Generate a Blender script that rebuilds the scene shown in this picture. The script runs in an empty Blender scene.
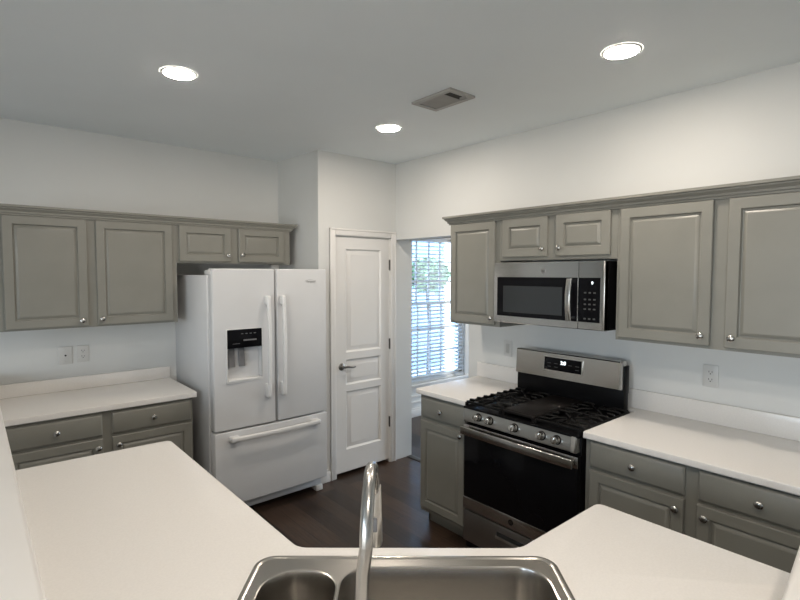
import bpy, bmesh, math, random
from mathutils import Vector, Matrix
random.seed(7)
PI = math.pi
sc = bpy.context.scene
C = sc.collection

# ------------------------------------------------------------------ camera, sky, exposure
cam_d = bpy.data.cameras.new('camera'); cam = bpy.data.objects.new('camera', cam_d); C.objects.link(cam)
yaw, pit, rol = math.radians(40.68), math.radians(3.05), math.radians(0.096)
fw = Vector((math.sin(yaw)*math.cos(pit), math.cos(yaw)*math.cos(pit), -math.sin(pit)))
rt0 = Vector((math.cos(yaw), -math.sin(yaw), 0)); up0 = rt0.cross(fw)
rt = rt0*math.cos(rol)+up0*math.sin(rol); up = up0*math.cos(rol)-rt0*math.sin(rol)
M4 = Matrix((rt, up, -fw)).transposed().to_4x4(); M4.translation = Vector((-2.92, 0, 1.715))
cam.matrix_world = M4
cam_d.sensor_width = 36; cam_d.lens = 501.6/800*36; cam_d.clip_start = 0.02
sc.camera = cam

sc.view_settings.view_transform = 'Standard'; sc.view_settings.look = 'None'
sc.view_settings.exposure = 0.06; sc.view_settings.gamma = 1.0; sc.view_settings.use_curve_mapping = False
sc.cycles.use_denoising = True
sc.cycles.max_bounces = 10; sc.cycles.diffuse_bounces = 6; sc.cycles.glossy_bounces = 5
sc.cycles.sample_clamp_indirect = 6.0

LENS_POWER = 200.0          # recessed lamp lens emission
SKY = 10.5                 # sky brightness
COUNTER_FILL_POWER = 470.0       # unseen lamp added to brighten the sink counter
BREAKFAST_POWER = 420.0     # lamp of the breakfast room
REAR_WINDOWS = []
SIDE_WINDOWS = [(-3.0, -1.2, 0.1, 2.3), (-0.3, 1.4, 0.1, 2.3)]
w = bpy.data.worlds.new('sky'); sc.world = w; w.use_nodes = True
nt = w.node_tree; nt.nodes.clear()
wo = nt.nodes.new('ShaderNodeOutputWorld'); bg = nt.nodes.new('ShaderNodeBackground')
tc = nt.nodes.new('ShaderNodeTexCoord'); sx = nt.nodes.new('ShaderNodeSeparateXYZ'); cr = nt.nodes.new('ShaderNodeValToRGB')
mp = nt.nodes.new('ShaderNodeMapRange'); mp.inputs['From Min'].default_value = -1
nt.links.new(tc.outputs['Generated'], sx.inputs[0]); nt.links.new(sx.outputs['Z'], mp.inputs['Value'])
nt.links.new(mp.outputs[0], cr.inputs[0]); nt.links.new(cr.outputs[0], bg.inputs[0]); nt.links.new(bg.outputs[0], wo.inputs[0])
e = cr.color_ramp.elements
e[0].position = 0.46; e[0].color = (0.42, 0.42, 0.40, 1)
e[1].position = 0.50; e[1].color = (0.86, 0.94, 1.0, 1)
k = e.new(0.62); k.color = (0.60, 0.79, 1.0, 1)
k = e.new(1.0); k.color = (0.36, 0.60, 1.0, 1)
bg.inputs[1].default_value = SKY

def portal(name, loc, rot, sxx, syy):
    l = bpy.data.lights.new(name, 'AREA'); l.shape = 'RECTANGLE'; l.size = sxx; l.size_y = syy
    l.energy = 1; l.cycles.is_portal = True
    o = bpy.data.objects.new(name, l); C.objects.link(o); o.location = loc; o.rotation_euler = rot
    return o

# ------------------------------------------------------------------ materials
MATS = {}
def mat(name, col, rough=0.5, metal=0.0, var=0.04, scale=12.0, bump=0.0, bscale=200.0, stretch=None, emit=None, estr=0, coat=0.0, spec=0.5, rvar=0.0):
    m = bpy.data.materials.new(name); m.use_nodes = True
    n = m.node_tree.nodes; L = m.node_tree.links
    b = n['Principled BSDF']
    b.inputs['Roughness'].default_value = rough; b.inputs['Metallic'].default_value = metal
    b.inputs['Specular IOR Level'].default_value = spec
    if coat: b.inputs['Coat Weight'].default_value = coat; b.inputs['Coat Roughness'].default_value = 0.05
    t = n.new('ShaderNodeTexCoord'); mpn = n.new('ShaderNodeMapping'); L.new(t.outputs['Object'], mpn.inputs[0])
    if stretch: mpn.inputs['Scale'].default_value = stretch
    nz = n.new('ShaderNodeTexNoise'); nz.inputs['Scale'].default_value = scale; nz.inputs['Detail'].default_value = 4
    L.new(mpn.outputs[0], nz.inputs['Vector'])
    rp = n.new('ShaderNodeValToRGB'); L.new(nz.outputs[0], rp.inputs[0])
    a = [max(0, c*(1-var)) for c in col]; z = [min(1, c*(1+var)) for c in col]
    rp.color_ramp.elements[0].color = (*a, 1); rp.color_ramp.elements[1].color = (*z, 1)
    rp.color_ramp.elements[0].position = 0.35; rp.color_ramp.elements[1].position = 0.65
    L.new(rp.outputs[0], b.inputs['Base Color'])
    if rvar:
        mr = n.new('ShaderNodeMapRange'); L.new(nz.outputs[0], mr.inputs[0])
        mr.inputs['To Min'].default_value = rough-rvar; mr.inputs['To Max'].default_value = rough+rvar
        L.new(mr.outputs[0], b.inputs['Roughness'])
    if bump:
        n2 = n.new('ShaderNodeTexNoise'); n2.inputs['Scale'].default_value = bscale; n2.inputs['Detail'].default_value = 3
        L.new(mpn.outputs[0], n2.inputs['Vector'])
        bp = n.new('ShaderNodeBump'); bp.inputs['Strength'].default_value = bump; bp.inputs['Distance'].default_value = 0.002
        L.new(n2.outputs[0], bp.inputs['Height']); L.new(bp.outputs[0], b.inputs['Normal'])
    if emit:
        b.inputs['Emission Color'].default_value = (*emit, 1); b.inputs['Emission Strength'].default_value = estr
    MATS[name] = m
    return m
m_wall = mat('wall_paint', (0.655, 0.66, 0.645), 0.65, var=0.012, scale=2, bump=0.12, bscale=260)
m_ceil = mat('ceiling_paint', (0.825, 0.87, 0.89), 0.8, var=0.012, scale=2, bump=0.2, bscale=180)
m_trim = mat('trim_paint', (0.75, 0.735, 0.71), 0.35, var=0.012, scale=3)
m_cab = mat('cabinet_paint', (0.218, 0.214, 0.188), 0.36, var=0.03, scale=6, bump=0.06, bscale=90)
m_cabin = mat('cabinet_inside', (0.16, 0.14, 0.125), 0.6)
m_count = mat('white_laminate', (0.73, 0.71, 0.682), 0.22, var=0.02, scale=160, rvar=0.03)
m_panel = mat('control_panel_steel', (0.42, 0.41, 0.39), 0.28, 1.0, var=0.03, scale=3, stretch=(1, 120, 160))
m_knobc = mat('polished_knob_steel', (0.72, 0.70, 0.67), 0.16, 1.0, var=0.02)
m_nick = mat('brushed_nickel', (0.60, 0.58, 0.55), 0.28, 1.0, var=0.05, scale=60)
m_steel = mat('brushed_steel', (0.56, 0.545, 0.52), 0.19, 1.0, var=0.03, scale=3, stretch=(1, 120, 160), rvar=0.03)
m_sink = mat('sink_steel', (0.46, 0.44, 0.41), 0.24, 1.0, var=0.05, scale=40, stretch=(2, 40, 40), rvar=0.04)
m_chrome = mat('faucet_steel', (0.46, 0.45, 0.43), 0.27, 1.0, var=0.03, scale=30)
m_dsteel = mat('slate_steel', (0.36, 0.35, 0.34), 0.33, 1.0, var=0.03, scale=3, stretch=(1, 120, 160))
m_black = mat('black_enamel', (0.005, 0.005, 0.0055), 0.3, var=0.1, spec=0.07)
m_glass_b = mat('black_glass', (0.005, 0.005, 0.006), 0.08, var=0.1, spec=0.14)
m_mwin = mat('oven_window_screen', (0.028, 0.031, 0.033), 0.10, var=0.1, scale=400, spec=0.5)
m_iron = mat('cast_iron', (0.006, 0.0058, 0.0058), 0.5, var=0.2, bump=0.3, bscale=300, spec=0.15)
m_griddle = mat('griddle_iron', (0.011, 0.0095, 0.009), 0.45, var=0.2, bump=0.2, bscale=300, spec=0.12)
m_fridge = mat('white_appliance_paint', (0.61, 0.615, 0.62), 0.28, var=0.012, scale=5, bump=0.05, bscale=500)
m_fridgeh = mat('white_handle_plastic', (0.68, 0.68, 0.67), 0.3, var=0.01)
m_grey = mat('grey_plastic', (0.15, 0.15, 0.155), 0.4, var=0.05)
m_dgrey = mat('dark_grey_plastic', (0.05, 0.052, 0.055), 0.3, var=0.05)
m_seal = mat('grey_gasket', (0.10, 0.10, 0.10), 0.7)
m_plate = mat('white_plate_plastic', (0.60, 0.595, 0.575), 0.35, var=0.01)
m_hole = mat('dark_slot', (0.01, 0.01, 0.01), 0.8)
m_knob = mat('satin_nickel_knob', (0.42, 0.41, 0.39), 0.24, 1.0, var=0.05, scale=60)
m_satin = mat('dark_satin_nickel', (0.30, 0.29, 0.275), 0.3, 1.0, var=0.05, scale=60)
m_bronze = mat('dark_bronze', (0.12, 0.11, 0.10), 0.4, 0.9, var=0.1)
m_vent = mat('grey_vent_metal', (0.38, 0.37, 0.35), 0.5, 0.1, var=0.04)
m_ventd = mat('vent_duct_shade', (0.03, 0.028, 0.022), 0.8)  # near-black colour for the shade inside the duct
m_slat = mat('white_blind_slat', (0.80, 0.80, 0.79), 0.45, var=0.01)
def translucent(m, amt):
    n = m.node_tree.nodes; L = m.node_tree.links; b = n['Principled BSDF']; out = n['Material Output']
    t = n.new('ShaderNodeBsdfTranslucent'); t.inputs[0].default_value = (0.85, 0.88, 0.90, 1); mx = n.new('ShaderNodeMixShader'); mx.inputs[0].default_value = amt
    L.new(b.outputs[0], mx.inputs[1]); L.new(t.outputs[0], mx.inputs[2]); L.new(mx.outputs[0], out.inputs[0])
translucent(m_slat, 0.5)
m_lens = mat('lamp_lens', (0.9, 0.88, 0.84), 0.4, emit=(1.0, 0.885, 0.765), estr=LENS_POWER)
m_lens_fill = mat('added_fill_lens', (0.9, 0.88, 0.84), 0.4, emit=(1.0, 0.885, 0.765), estr=COUNTER_FILL_POWER)  # lens of the added counter fill lamp
m_lens3 = mat('breakfast_lamp_lens', (0.9, 0.88, 0.84), 0.4, emit=(1.0, 0.90, 0.78), estr=BREAKFAST_POWER)
m_digit = mat('lit_digits', (0.8, 0.9, 0.95), 0.4, emit=(0.85, 0.95, 1.0), estr=1.6)
m_print = mat('white_print', (0.30, 0.30, 0.30), 0.5)
m_ink = mat('grey_print', (0.06, 0.06, 0.06), 0.5)
m_badge = mat('badge_grey', (0.16, 0.16, 0.16), 0.4)
m_lawn = mat('mown_grass', (0.10, 0.17, 0.05), 0.9, var=0.4, scale=30)
m_patio = mat('pale_concrete', (0.62, 0.63, 0.64), 0.8, var=0.06, scale=8)
m_leaf = mat('leaf_green', (0.20, 0.32, 0.15), 0.6, var=0.5, scale=9)
m_bark = mat('bark', (0.12, 0.09, 0.07), 0.9, var=0.3, scale=20)
m_fence = mat('blue_siding_paint', (0.27, 0.40, 0.56), 0.7, var=0.06, scale=10)
m_trimx = mat('white_outdoor_paint', (0.8, 0.8, 0.8), 0.6, var=0.02)

def floor_mat():
    m = bpy.data.materials.new('dark_plank_floor'); m.use_nodes = True
    n = m.node_tree.nodes; L = m.node_tree.links; b = n['Principled BSDF']
    t = n.new('ShaderNodeTexCoord'); mpn = n.new('ShaderNodeMapping'); L.new(t.outputs['Object'], mpn.inputs[0])
    mpn.inputs['Rotation'].default_value = (0, 0, PI/2)
    br = n.new('ShaderNodeTexBrick'); L.new(mpn.outputs[0], br.inputs['Vector'])
    br.offset = 0.37; br.inputs['Scale'].default_value = 1; br.inputs['Brick Width'].default_value = 1.1; br.inputs['Row Height'].default_value = 0.127
    br.inputs['Mortar Size'].default_value = 0.0022; br.inputs['Mortar Smooth'].default_value = 0.3
    br.inputs['Color1'].default_value = (0.018, 0.0115, 0.008, 1); br.inputs['Color2'].default_value = (0.062, 0.039, 0.027, 1)
    br.inputs['Mortar'].default_value = (0.004, 0.003, 0.002, 1); br.inputs['Bias'].default_value = 0
    m2 = n.new('ShaderNodeMapping'); L.new(t.outputs['Object'], m2.inputs[0]); m2.inputs['Scale'].default_value = (28, 1.6, 1)
    nz = n.new('ShaderNodeTexNoise'); nz.inputs['Scale'].default_value = 2.2; nz.inputs['Detail'].default_value = 7; nz.inputs['Roughness'].default_value = 0.65
    L.new(m2.outputs[0], nz.inputs['Vector'])
    rp = n.new('ShaderNodeValToRGB'); L.new(nz.outputs[0], rp.inputs[0])
    rp.color_ramp.elements[0].position = 0.3; rp.color_ramp.elements[0].color = (0.45, 0.42, 0.40, 1)
    rp.color_ramp.elements[1].position = 0.72; rp.color_ramp.elements[1].color = (1.5, 1.45, 1.4, 1)
    mx = n.new('ShaderNodeMix'); mx.data_type = 'RGBA'; mx.blend_type = 'MULTIPLY'; mx.inputs[0].default_value = 1
    L.new(br.outputs['Color'], mx.inputs[6]); L.new(rp.outputs[0], mx.inputs[7]); L.new(mx.outputs[2], b.inputs['Base Color'])
    b.inputs['Roughness'].default_value = 0.32
    mr = n.new('ShaderNodeMapRange'); L.new(nz.outputs[0], mr.inputs[0]); mr.inputs['To Min'].default_value = 0.24; mr.inputs['To Max'].default_value = 0.42
    L.new(mr.outputs[0], b.inputs['Roughness'])
    ad = n.new('ShaderNodeMath'); ad.operation = 'MULTIPLY_ADD'; L.new(br.outputs['Fac'], ad.inputs[0]); ad.inputs[1].default_value = -1.2; L.new(nz.outputs[0], ad.inputs[2])
    bp = n.new('ShaderNodeBump'); bp.inputs['Strength'].default_value = 0.22; bp.inputs['Distance'].default_value = 0.004
    L.new(ad.outputs[0], bp.inputs['Height']); L.new(bp.outputs[0], b.inputs['Normal'])
    return m
m_floor = floor_mat()

# ------------------------------------------------------------------ mesh helpers
class MB:
    def __init__(s): s.bm = bmesh.new()
    def _merge(s, t, mi):
        for f in t.faces: f.material_index = mi
        me = bpy.data.meshes.new('tmp'); t.to_mesh(me); t.free(); s.bm.from_mesh(me); bpy.data.meshes.remove(me)
    def box(s, x0, x1, y0, y1, z0, z1, bev=0.0, seg=2, mi=0, mtx=None):
        t = bmesh.new(); bmesh.ops.create_cube(t, size=1)
        for v in t.verts: v.co = Vector((x0+(v.co.x+.5)*(x1-x0), y0+(v.co.y+.5)*(y1-y0), z0+(v.co.z+.5)*(z1-z0)))
        if bev: bmesh.ops.bevel(t, geom=list(t.edges), offset=bev, segments=seg, affect='EDGES', profile=0.5)
        if mtx is not None: t.transform(mtx)
        s._merge(t, mi); return s
    def loft(s, loops, cap0=True, cap1=True, closed=True, mi=0):
        t = bmesh.new(); R = [[t.verts.new(Vector(p)) for p in lp] for lp in loops]
        for a, b in zip(R, R[1:]):
            n = len(a)
            for i in range(n if closed else n-1):
                j = (i+1) % n
                try: t.faces.new((a[i], a[j], b[j], b[i]))
                except ValueError: pass
        if cap0: t.faces.new(R[0][::-1])
        if cap1: t.faces.new(R[-1])
        bmesh.ops.remove_doubles(t, verts=t.verts, dist=1e-6)
        bmesh.ops.recalc_face_normals(t, faces=t.faces); s._merge(t, mi); return s
    def lathe(s, prof, mtx=None, n=20, mi=0, cap0=True, cap1=True):     # prof: (radius, height) about z
        mtx = mtx or Matrix()
        loops = [[mtx @ Vector((r*math.cos(2*PI*i/n), r*math.sin(2*PI*i/n), h)) for i in range(n)] for r, h in prof]
        return s.loft(loops, cap0, cap1, mi=mi)
    def tube(s, pts, rad, n=10, mi=0, flat=None):
        pts = [Vector(p) for p in pts]; rads = rad if isinstance(rad, (list, tuple)) else [rad]*len(pts)
        loops = []; prev = None
        for i, p in enumerate(pts):
            d = (pts[min(i+1, len(pts)-1)]-pts[max(i-1, 0)]).normalized()
            if prev is None:
                a = Vector((0, 0, 1)) if abs(d.z) < 0.9 else Vector((1, 0, 0)); x = d.cross(a).normalized()
            else: x = (prev-d*prev.dot(d)).normalized()
            prev = x; y = d.cross(x)
            fl = flat or 1
            loops.append([p+x*rads[i]*math.cos(2*PI*k/n)+y*rads[i]*fl*math.sin(2*PI*k/n) for k in range(n)])
        return s.loft(loops, mi=mi)
    def plate(s, outer, holes, z0, z1, mi=0, round_=0.0, mtx=None, bottom=True):  # outline with holes, extruded along z
        t = bmesh.new()
        def ring(pts, z): return [t.verts.new((p[0], p[1], z)) for p in pts]
        def edges(vs): return [t.edges.new((vs[i], vs[(i+1) % len(vs)])) for i in range(len(vs))]
        def quads(a, b):
            for i in range(len(a)):
                j = (i+1) % len(a); t.faces.new((a[i], a[j], b[j], b[i]))
        top = offs(outer, -round_) if round_ else outer
        vt = ring(top, z1); ed = edges(vt); hv = []
        for h in holes: q = ring(h, z1); hv.append(q); ed += edges(q)
        bmesh.ops.triangle_fill(t, edges=ed, use_beauty=True)
        ch = [vt]
        if round_:
            for a in (30, 60, 90):
                r = math.radians(a); ch.append(ring(offs(outer, -round_*(1-math.sin(r))), z1-round_*(1-math.cos(r))))
        vb = ring(outer, z0); ch.append(vb)
        for a, b in zip(ch, ch[1:]): quads(a, b)
        eb = [t.edges.get((vb[i], vb[(i+1) % len(vb)])) for i in range(len(vb))]; hb = []
        for h, q in zip(holes, hv):
            b = ring(h, z0); quads(q, b); eb += [t.edges.get((b[i], b[(i+1) % len(b)])) for i in range(len(b))]
        if bottom: bmesh.ops.triangle_fill(t, edges=eb, use_beauty=True)
        bmesh.ops.recalc_face_normals(t, faces=t.faces)
        if mtx is not None: t.transform(mtx)
        s._merge(t, mi); return s
    def build(s, name, mats, parent=None, loc=None, rot=None, smooth=38):
        bm = s.bm
        ang = math.radians(smooth)
        for f in bm.faces: f.smooth = True
        for e_ in bm.edges:
            if len(e_.link_faces) == 2: e_.smooth = e_.calc_face_angle(0) < ang
            else: e_.smooth = False
        me = bpy.data.meshes.new(name); bm.to_mesh(me); bm.free()
        for m in (mats if isinstance(mats, (list, tuple)) else [mats]): me.materials.append(m)
        o = bpy.data.objects.new(name, me); C.objects.link(o)
        if parent: o.parent = parent
        if loc: o.location = loc
        if rot is not None: o.rotation_euler = (0, 0, rot)
        return o
def resharp(o, smooth=38):
    bm = bmesh.new(); bm.from_mesh(o.data)
    bmesh.ops.triangulate(bm, faces=[f for f in bm.faces if len(f.verts) > 4])
    for f in bm.faces: f.smooth = False
    bm.to_mesh(o.data); bm.free()
def offs(pts, d):                                   # offset a counter-clockwise outline outwards by d
    n = len(pts); out = []
    for i in range(n):
        p, a, b = Vector(pts[i][:2]), Vector(pts[i-1][:2]), Vector(pts[(i+1) % n][:2])
        u, v = (p-a).normalized(), (b-p).normalized()
        n1, n2 = Vector((u.y, -u.x)), Vector((v.y, -v.x)); q = (n1+n2)
        q = q/max(0.3, 1+n1.dot(n2)); r = p+q*d; out.append((r.x, r.y))
    return out
def rrect(x0, x1, y0, y1, r, n=6):
    out = []
    for cx, cy, a in ((x1-r, y0+r, -90), (x1-r, y1-r, 0), (x0+r, y1-r, 90), (x0+r, y0+r, 180)):
        for i in range(n+1):
            t = math.radians(a+90*i/n); out.append((cx+r*math.cos(t), cy+r*math.sin(t)))
    return out
def round_poly(pts, rads, n=6):
    out = []
    N = len(pts)
    for i in range(N):
        p, a, b = Vector(pts[i]), Vector(pts[i-1]), Vector(pts[(i+1) % N]); r = rads[i]
        if r <= 0: out.append(tuple(p)); continue
        u, v = (a-p).normalized(), (b-p).normalized(); s_, e_ = p+u*r, p+v*r
        for k in range(n+1):
            t = k/n; q = s_*(1-t)**2+p*2*t*(1-t)+e_*t*t; out.append((q.x, q.y))
    return out
def empty(name, label, cat, loc=(0, 0, 0), rot=0.0, group=None, kind=None):
    o = bpy.data.objects.new(name, None); C.objects.link(o); o.location = loc; o.rotation_euler = (0, 0, rot); o.empty_display_size = 0.1
    return tag(o, label, cat, group, kind)
def tag(o, label, cat, group=None, kind=None):
    o['label'] = label; o['category'] = cat
    if group: o['group'] = group
    if kind: o['kind'] = kind
    return o
def struct(o, label, cat): return tag(o, label, cat, None, 'structure')
def copy_tree(o, parent=None):
    c = o.copy(); C.objects.link(c)
    if parent: c.parent = parent
    for ch in list(o.children): copy_tree(ch, c)
    return c
def text_mesh(name, txt, size, m, parent, mtx, shear=0.0, extrude=0.0004, bold=0.0):
    cu = bpy.data.curves.new('t', 'FONT'); cu.body = txt; cu.size = size; cu.align_x = 'CENTER'; cu.align_y = 'CENTER'
    cu.extrude = extrude; cu.shear = shear; cu.offset = bold
    to = bpy.data.objects.new('t', cu); C.objects.link(to); bpy.context.view_layer.update()
    me = bpy.data.meshes.new_from_object(to.evaluated_get(bpy.context.evaluated_depsgraph_get()))
    bpy.data.objects.remove(to); bpy.data.curves.remove(cu)
    me.name = name; me.transform(mtx); me.materials.clear(); me.materials.append(m)
    o = bpy.data.objects.new(name, me); C.objects.link(o); o.parent = parent
    return o
RX90 = Matrix.Rotation(PI/2, 4, 'X')                # lay text / lathes so they face local -y
def face(x, y, z): return Matrix.Translation((x, y, z)) @ RX90
ROT_R = -PI/2                                       # things on the right (range) wall: local x runs towards -Y, local y towards +X

# ------------------------------------------------------------------ room shell
H = 2.685
WY, RW = 4.06, 0.0
FX0, RY0 = -7.0, -4.0
def wallbox(name, label, x0, x1, y0, y1, z0, z1, m=m_wall):
    return struct(MB().box(x0, x1, y0, y1, z0, z1).build(name, m), label, 'wall')
def wall_x(name, label, x0, x1, y0, y1, holes):       # wall running along x with rectangular holes (xa, xb, za, zb)
    b = MB(); b.plate([(x0, 0), (x1, 0), (x1, H), (x0, H)], [[(a, c), (a2, c), (a2, c2), (a, c2)] for a, a2, c, c2 in holes], 0, y1-y0, mtx=Matrix.Translation((0, y1, 0)) @ RX90)
    return struct(b.build(name, m_wall), label, 'wall')
def wall_y(name, label, y0, y1, x0, x1, holes):
    mt = Matrix.Translation((x0, 0, 0)) @ Matrix(((0, 0, 1, 0), (1, 0, 0, 0), (0, 1, 0, 0), (0, 0, 0, 1)))
    b = MB(); b.plate([(y0, 0), (y1, 0), (y1, H), (y0, H)], [[(a, c), (a2, c), (a2, c2), (a, c2)] for a, a2, c, c2 in holes], 0, x1-x0, mtx=mt)
    return struct(b.build(name, m_wall), label, 'wall')
struct(MB().box(FX0, 4.2, RY0, 4.6, -0.1, 0).build('floor', m_floor), 'dark brown glossy wood plank floor', 'floor')
struct(MB().box(FX0-.1, 4.3, RY0-.1, 4.7, H, H+0.12).build('ceiling', m_ceil), 'smooth white ceiling with recessed lights', 'ceiling')
wallbox('wall_left', 'white wall behind the refrigerator and left cabinets', FX0, 0.11, WY, WY+0.12, 0, H)
# pantry closet: side return, front with the door hole
struct(MB().plate([(-0.803, 3.55), (-0.73, 3.55), (-0.73, WY), (-0.838, WY)], [], 0, H).build('wall_return', m_wall), 'short white wall at the right side of the refrigerator', 'wall')
PY = 3.46
b = MB(); DX0, DX1, DZ = -0.651, -0.056, 2.03
b.plate([(-0.803, 0), (DX0, 0), (DX0, DZ), (DX1, DZ), (DX1, 0), (0.20, 0), (0.20, H), (-0.803, H)], [], 0, 0.09, mtx=Matrix.Translation((0, PY+0.09, 0)) @ RX90)
struct(b.build('wall_back', m_wall), 'white wall around the narrow pantry door', 'wall')
wallbox('wall_pantry', 'hidden right side wall of the pantry closet', 0.11, 0.20, PY+0.09, 4.38, 0, H)
# range wall with the cased opening to the breakfast room
b = MB(); mt = Matrix.Translation((0, 0, 0)) @ Matrix(((0, 0, 1, 0), (1, 0, 0, 0), (0, 1, 0, 0), (0, 0, 0, 1)))
b.plate([(RY0, 0), (2.58, 0), (2.58, 2.015), (PY, 2.015), (PY, H), (RY0, H)], [], 0, 0.20, mtx=mt)
struct(b.build('wall_right', m_wall), 'white wall behind the range with an opening at its left end', 'wall')
# breakfast room
W1 = (0.98, 1.945, 0.395, 2.16) 
wall_x('wall_window', 'white wall of the next room with the tall window', 0.20, 4.2, 4.38, 4.52, [W1])
wall_y('wall_breakfast', 'far right wall of the breakfast room', RY0, 4.38, 4.1, 4.22, [(1.2, 3.0, 0.1, 2.1)])
# living room behind the camera, with the windows that light the kitchen
wall_x('wall_rear', 'wall of the living room behind the camera', FX0, 4.1, RY0-.12, RY0, REAR_WINDOWS)
wall_y('wall_side', 'left wall of the living room', RY0, WY, FX0-.12, FX0, SIDE_WINDOWS)
for a_, b_, c_, d_ in REAR_WINDOWS: portal('window_daylight_portal', ((a_+b_)/2, RY0-.06, (c_+d_)/2), (PI/2, 0, 0), b_-a_, d_-c_)
for a_, b_, c_, d_ in SIDE_WINDOWS: portal('window_daylight_portal', (FX0-.06, (a_+b_)/2, (c_+d_)/2), (PI/2, 0, -PI/2), b_-a_, d_-c_)
portal('window_daylight_portal', (4.16, 2.1, 1.1), (PI/2, 0, PI/2), 1.8, 2.0)
portal('window_daylight_portal', (1.4625, 4.5, 1.28), (PI/2, 0, PI), 0.965, 1.76)

# half wall around the sink counter
b = MB(); hw = [(-2.96, WY), (-2.96, 0.085), (-1.22, 0.085), (-1.22, 0.205), (-2.84, 0.205), (-2.84, WY)]
b.plate(hw, [], 0, 1.035)
t = struct(b.build('wall_front', m_wall), 'white half wall behind the sink counter', 'half wall')
b = MB(); b.plate([(-3.03, WY-0.001), (-3.03, 0.02), (-1.18, 0.02), (-1.18, 0.285), (-1.90, 0.222), (-2.823, 0.222), (-2.823, WY-0.001)], [], 1.035, 1.072, round_=0.014)
b.build('ledge_cap', m_trim, t)

# ---- pantry door, casing, baseboards
def slab_panels(b, w_, h_, t_, panels, prof, mi=0):   # slab with its front at y=-t_, moulded panels (x0,x1,z0,z1); prof: (inset, y)
    holes = [[(a, c), (a2, c), (a2, c2), (a, c2)] for a, a2, c, c2 in panels]
    tb = MB()
    t = bmesh.new()
    def ring(pts, y): return [t.verts.new((p[0], y, p[1])) for p in pts]
    def edg(v): return [t.edges.new((v[i], v[(i+1) % 4])) for i in range(4)]
    bv = 0.003
    o2 = ring([(bv, bv), (w_-bv, bv), (w_-bv, h_-bv), (bv, h_-bv)], -t_); ed = edg(o2)
    hv = []
    for h in holes: q = ring(h, -t_); hv.append(q); ed += edg(q)
    bmesh.ops.triangle_fill(t, edges=ed, use_beauty=True)
    def quads(a, c):
        for i in range(4): t.faces.new((a[i], a[(i+1) % 4], c[(i+1) % 4], c[i]))
    o1 = ring([(0, 0), (w_, 0), (w_, h_), (0, h_)], -t_+bv); quads(o1, o2)
    o0 = ring([(0, 0), (w_, 0), (w_, h_), (0, h_)], 0); quads(o0, o1); t.faces.new(o0)
    for (a, a2, c, c2), q in zip(panels, hv):
        pr = q
        for ins, y in prof:
            nx = ring([(a+ins, c+ins), (a2-ins, c+ins), (a2-ins, c2-ins), (a+ins, c2-ins)], y); quads(pr, nx); pr = nx
        t.faces.new(pr)
    bmesh.ops.recalc_face_normals(t, faces=t.faces)
    b._merge(t, mi); return b
dw, dh = 0.573, 1.99
door = empty('door_1', 'narrow white three panel pantry door beside the refrigerator', 'door', (-0.640, PY+0.045, 0.028), 0, kind='structure')
pz = [(0.105, 0.482, 1.02, 1.89), (0.105, 0.482, 0.745, 0.960), (0.105, 0.482, 0.19, 0.690)]
slab_panels(MB(), dw, dh, 0.035, pz, [(0.014, -0.020), (0.020, -0.020), (0.050, -0.0335), (0.052, -0.0335)]).build('door_leaf', m_trim, door)
for z in (1.76, 1.055, 0.345):
    h = MB(); h.box(dw-0.004, dw+0.010, -0.040, -0.030, z-0.045, z+0.045, 0.002).lathe([(0.006, -0.048), (0.006, 0.048)], Matrix.Translation((dw+0.003, -0.041, z)), 10)
    h.build('hinge', m_bronze, door)
lv = MB()
lv.lathe([(0.030, 0), (0.030, 0.006), (0.022, 0.012), (0.011, 0.014), (0.011, 0.05), (0.0, 0.052)], face(0.060, -0.035, 0.905), 20)
lv.tube([(0.060, -0.078, 0.905), (0.09, -0.082, 0.907), (0.125, -0.082, 0.900), (0.155, -0.080, 0.896), (0.173, -0.078, 0.900)], [0.010, 0.010, 0.008, 0.007, 0.006], 12)
lv.build('lever_handle', m_satin, door)
# jamb lining + casing
b = MB()
b.box(DX0, DX0+0.010, PY+0.001, PY+0.088, 0, DZ).box(DX1-0.010, DX1, PY+0.001, PY+0.088, 0, DZ).box(DX0, DX1, PY+0.001, PY+0.088, DZ-0.010, DZ)
def casing(b, xa, xb, za, zb, y):
    for o, d in ((0, .012), (0.012, .018), (0.042, .012)): pass
    b.box(xa-.056, xa, y-0.014, y, za, zb+.056, 0.004).box(xb, xb+.056, y-0.014, y, za, zb+.056, 0.004).box(xa, xb, y-0.014, y, zb, zb+.056, 0.004)
    b.box(xa-.056, xa-.040, y-0.020, y, za, zb+.056, 0.004).box(xb+.040, xb+.056, y-0.020, y, za, zb+.056, 0.004).box(xa-.056, xb+.056, y-0.020, y, zb+.040, zb+.056, 0.004)
casing(b, DX0+0.004, DX1-0.004, 0.0, DZ-0.004, PY-0.0005)
struct(b.build('trim_1', m_trim), 'white moulded casing around the pantry door', 'door casing')
def baseboard(name, label, x0, x1, y0, y1):
    b = MB(); b.box(x0, x1, y0, y1, 0, 0.085, 0.002)
    xm, ym = (x1-x0), (y1-y0)
    if xm > ym: b.box(x0, x1, y0+ym*.4, y1, 0.08, 0.105, 0.003)
    else: b.box(x0+xm*.4, x1, y0, y1, 0.08, 0.105, 0.003)
    return struct(b.build(name, m_trim), label, 'baseboard')
baseboard('baseboard_back', 'white baseboard left of the pantry door', -0.818, -0.708, PY-0.016, PY-0.0005)
baseboard('baseboard_window', 'white baseboard under the tall window', 0.202, 4.1, 4.362, 4.3795)
b = MB(); b.box(0.202, 4.1, 4.366, 4.3795, 0.165, 0.185, 0.003).box(0.202, 4.1, 4.366, 4.3795, 0.235, 0.255, 0.003)
struct(b.build('trim_2', m_trim), 'white panel moulding strips under the tall window', 'wall moulding')
struct(MB().box(0.135, 0.20, 2.585, PY-0.005, 0.0, 0.007, 0.003).build('trim_3', m_bronze), 'dark floor threshold in the doorway', 'threshold')

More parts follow.
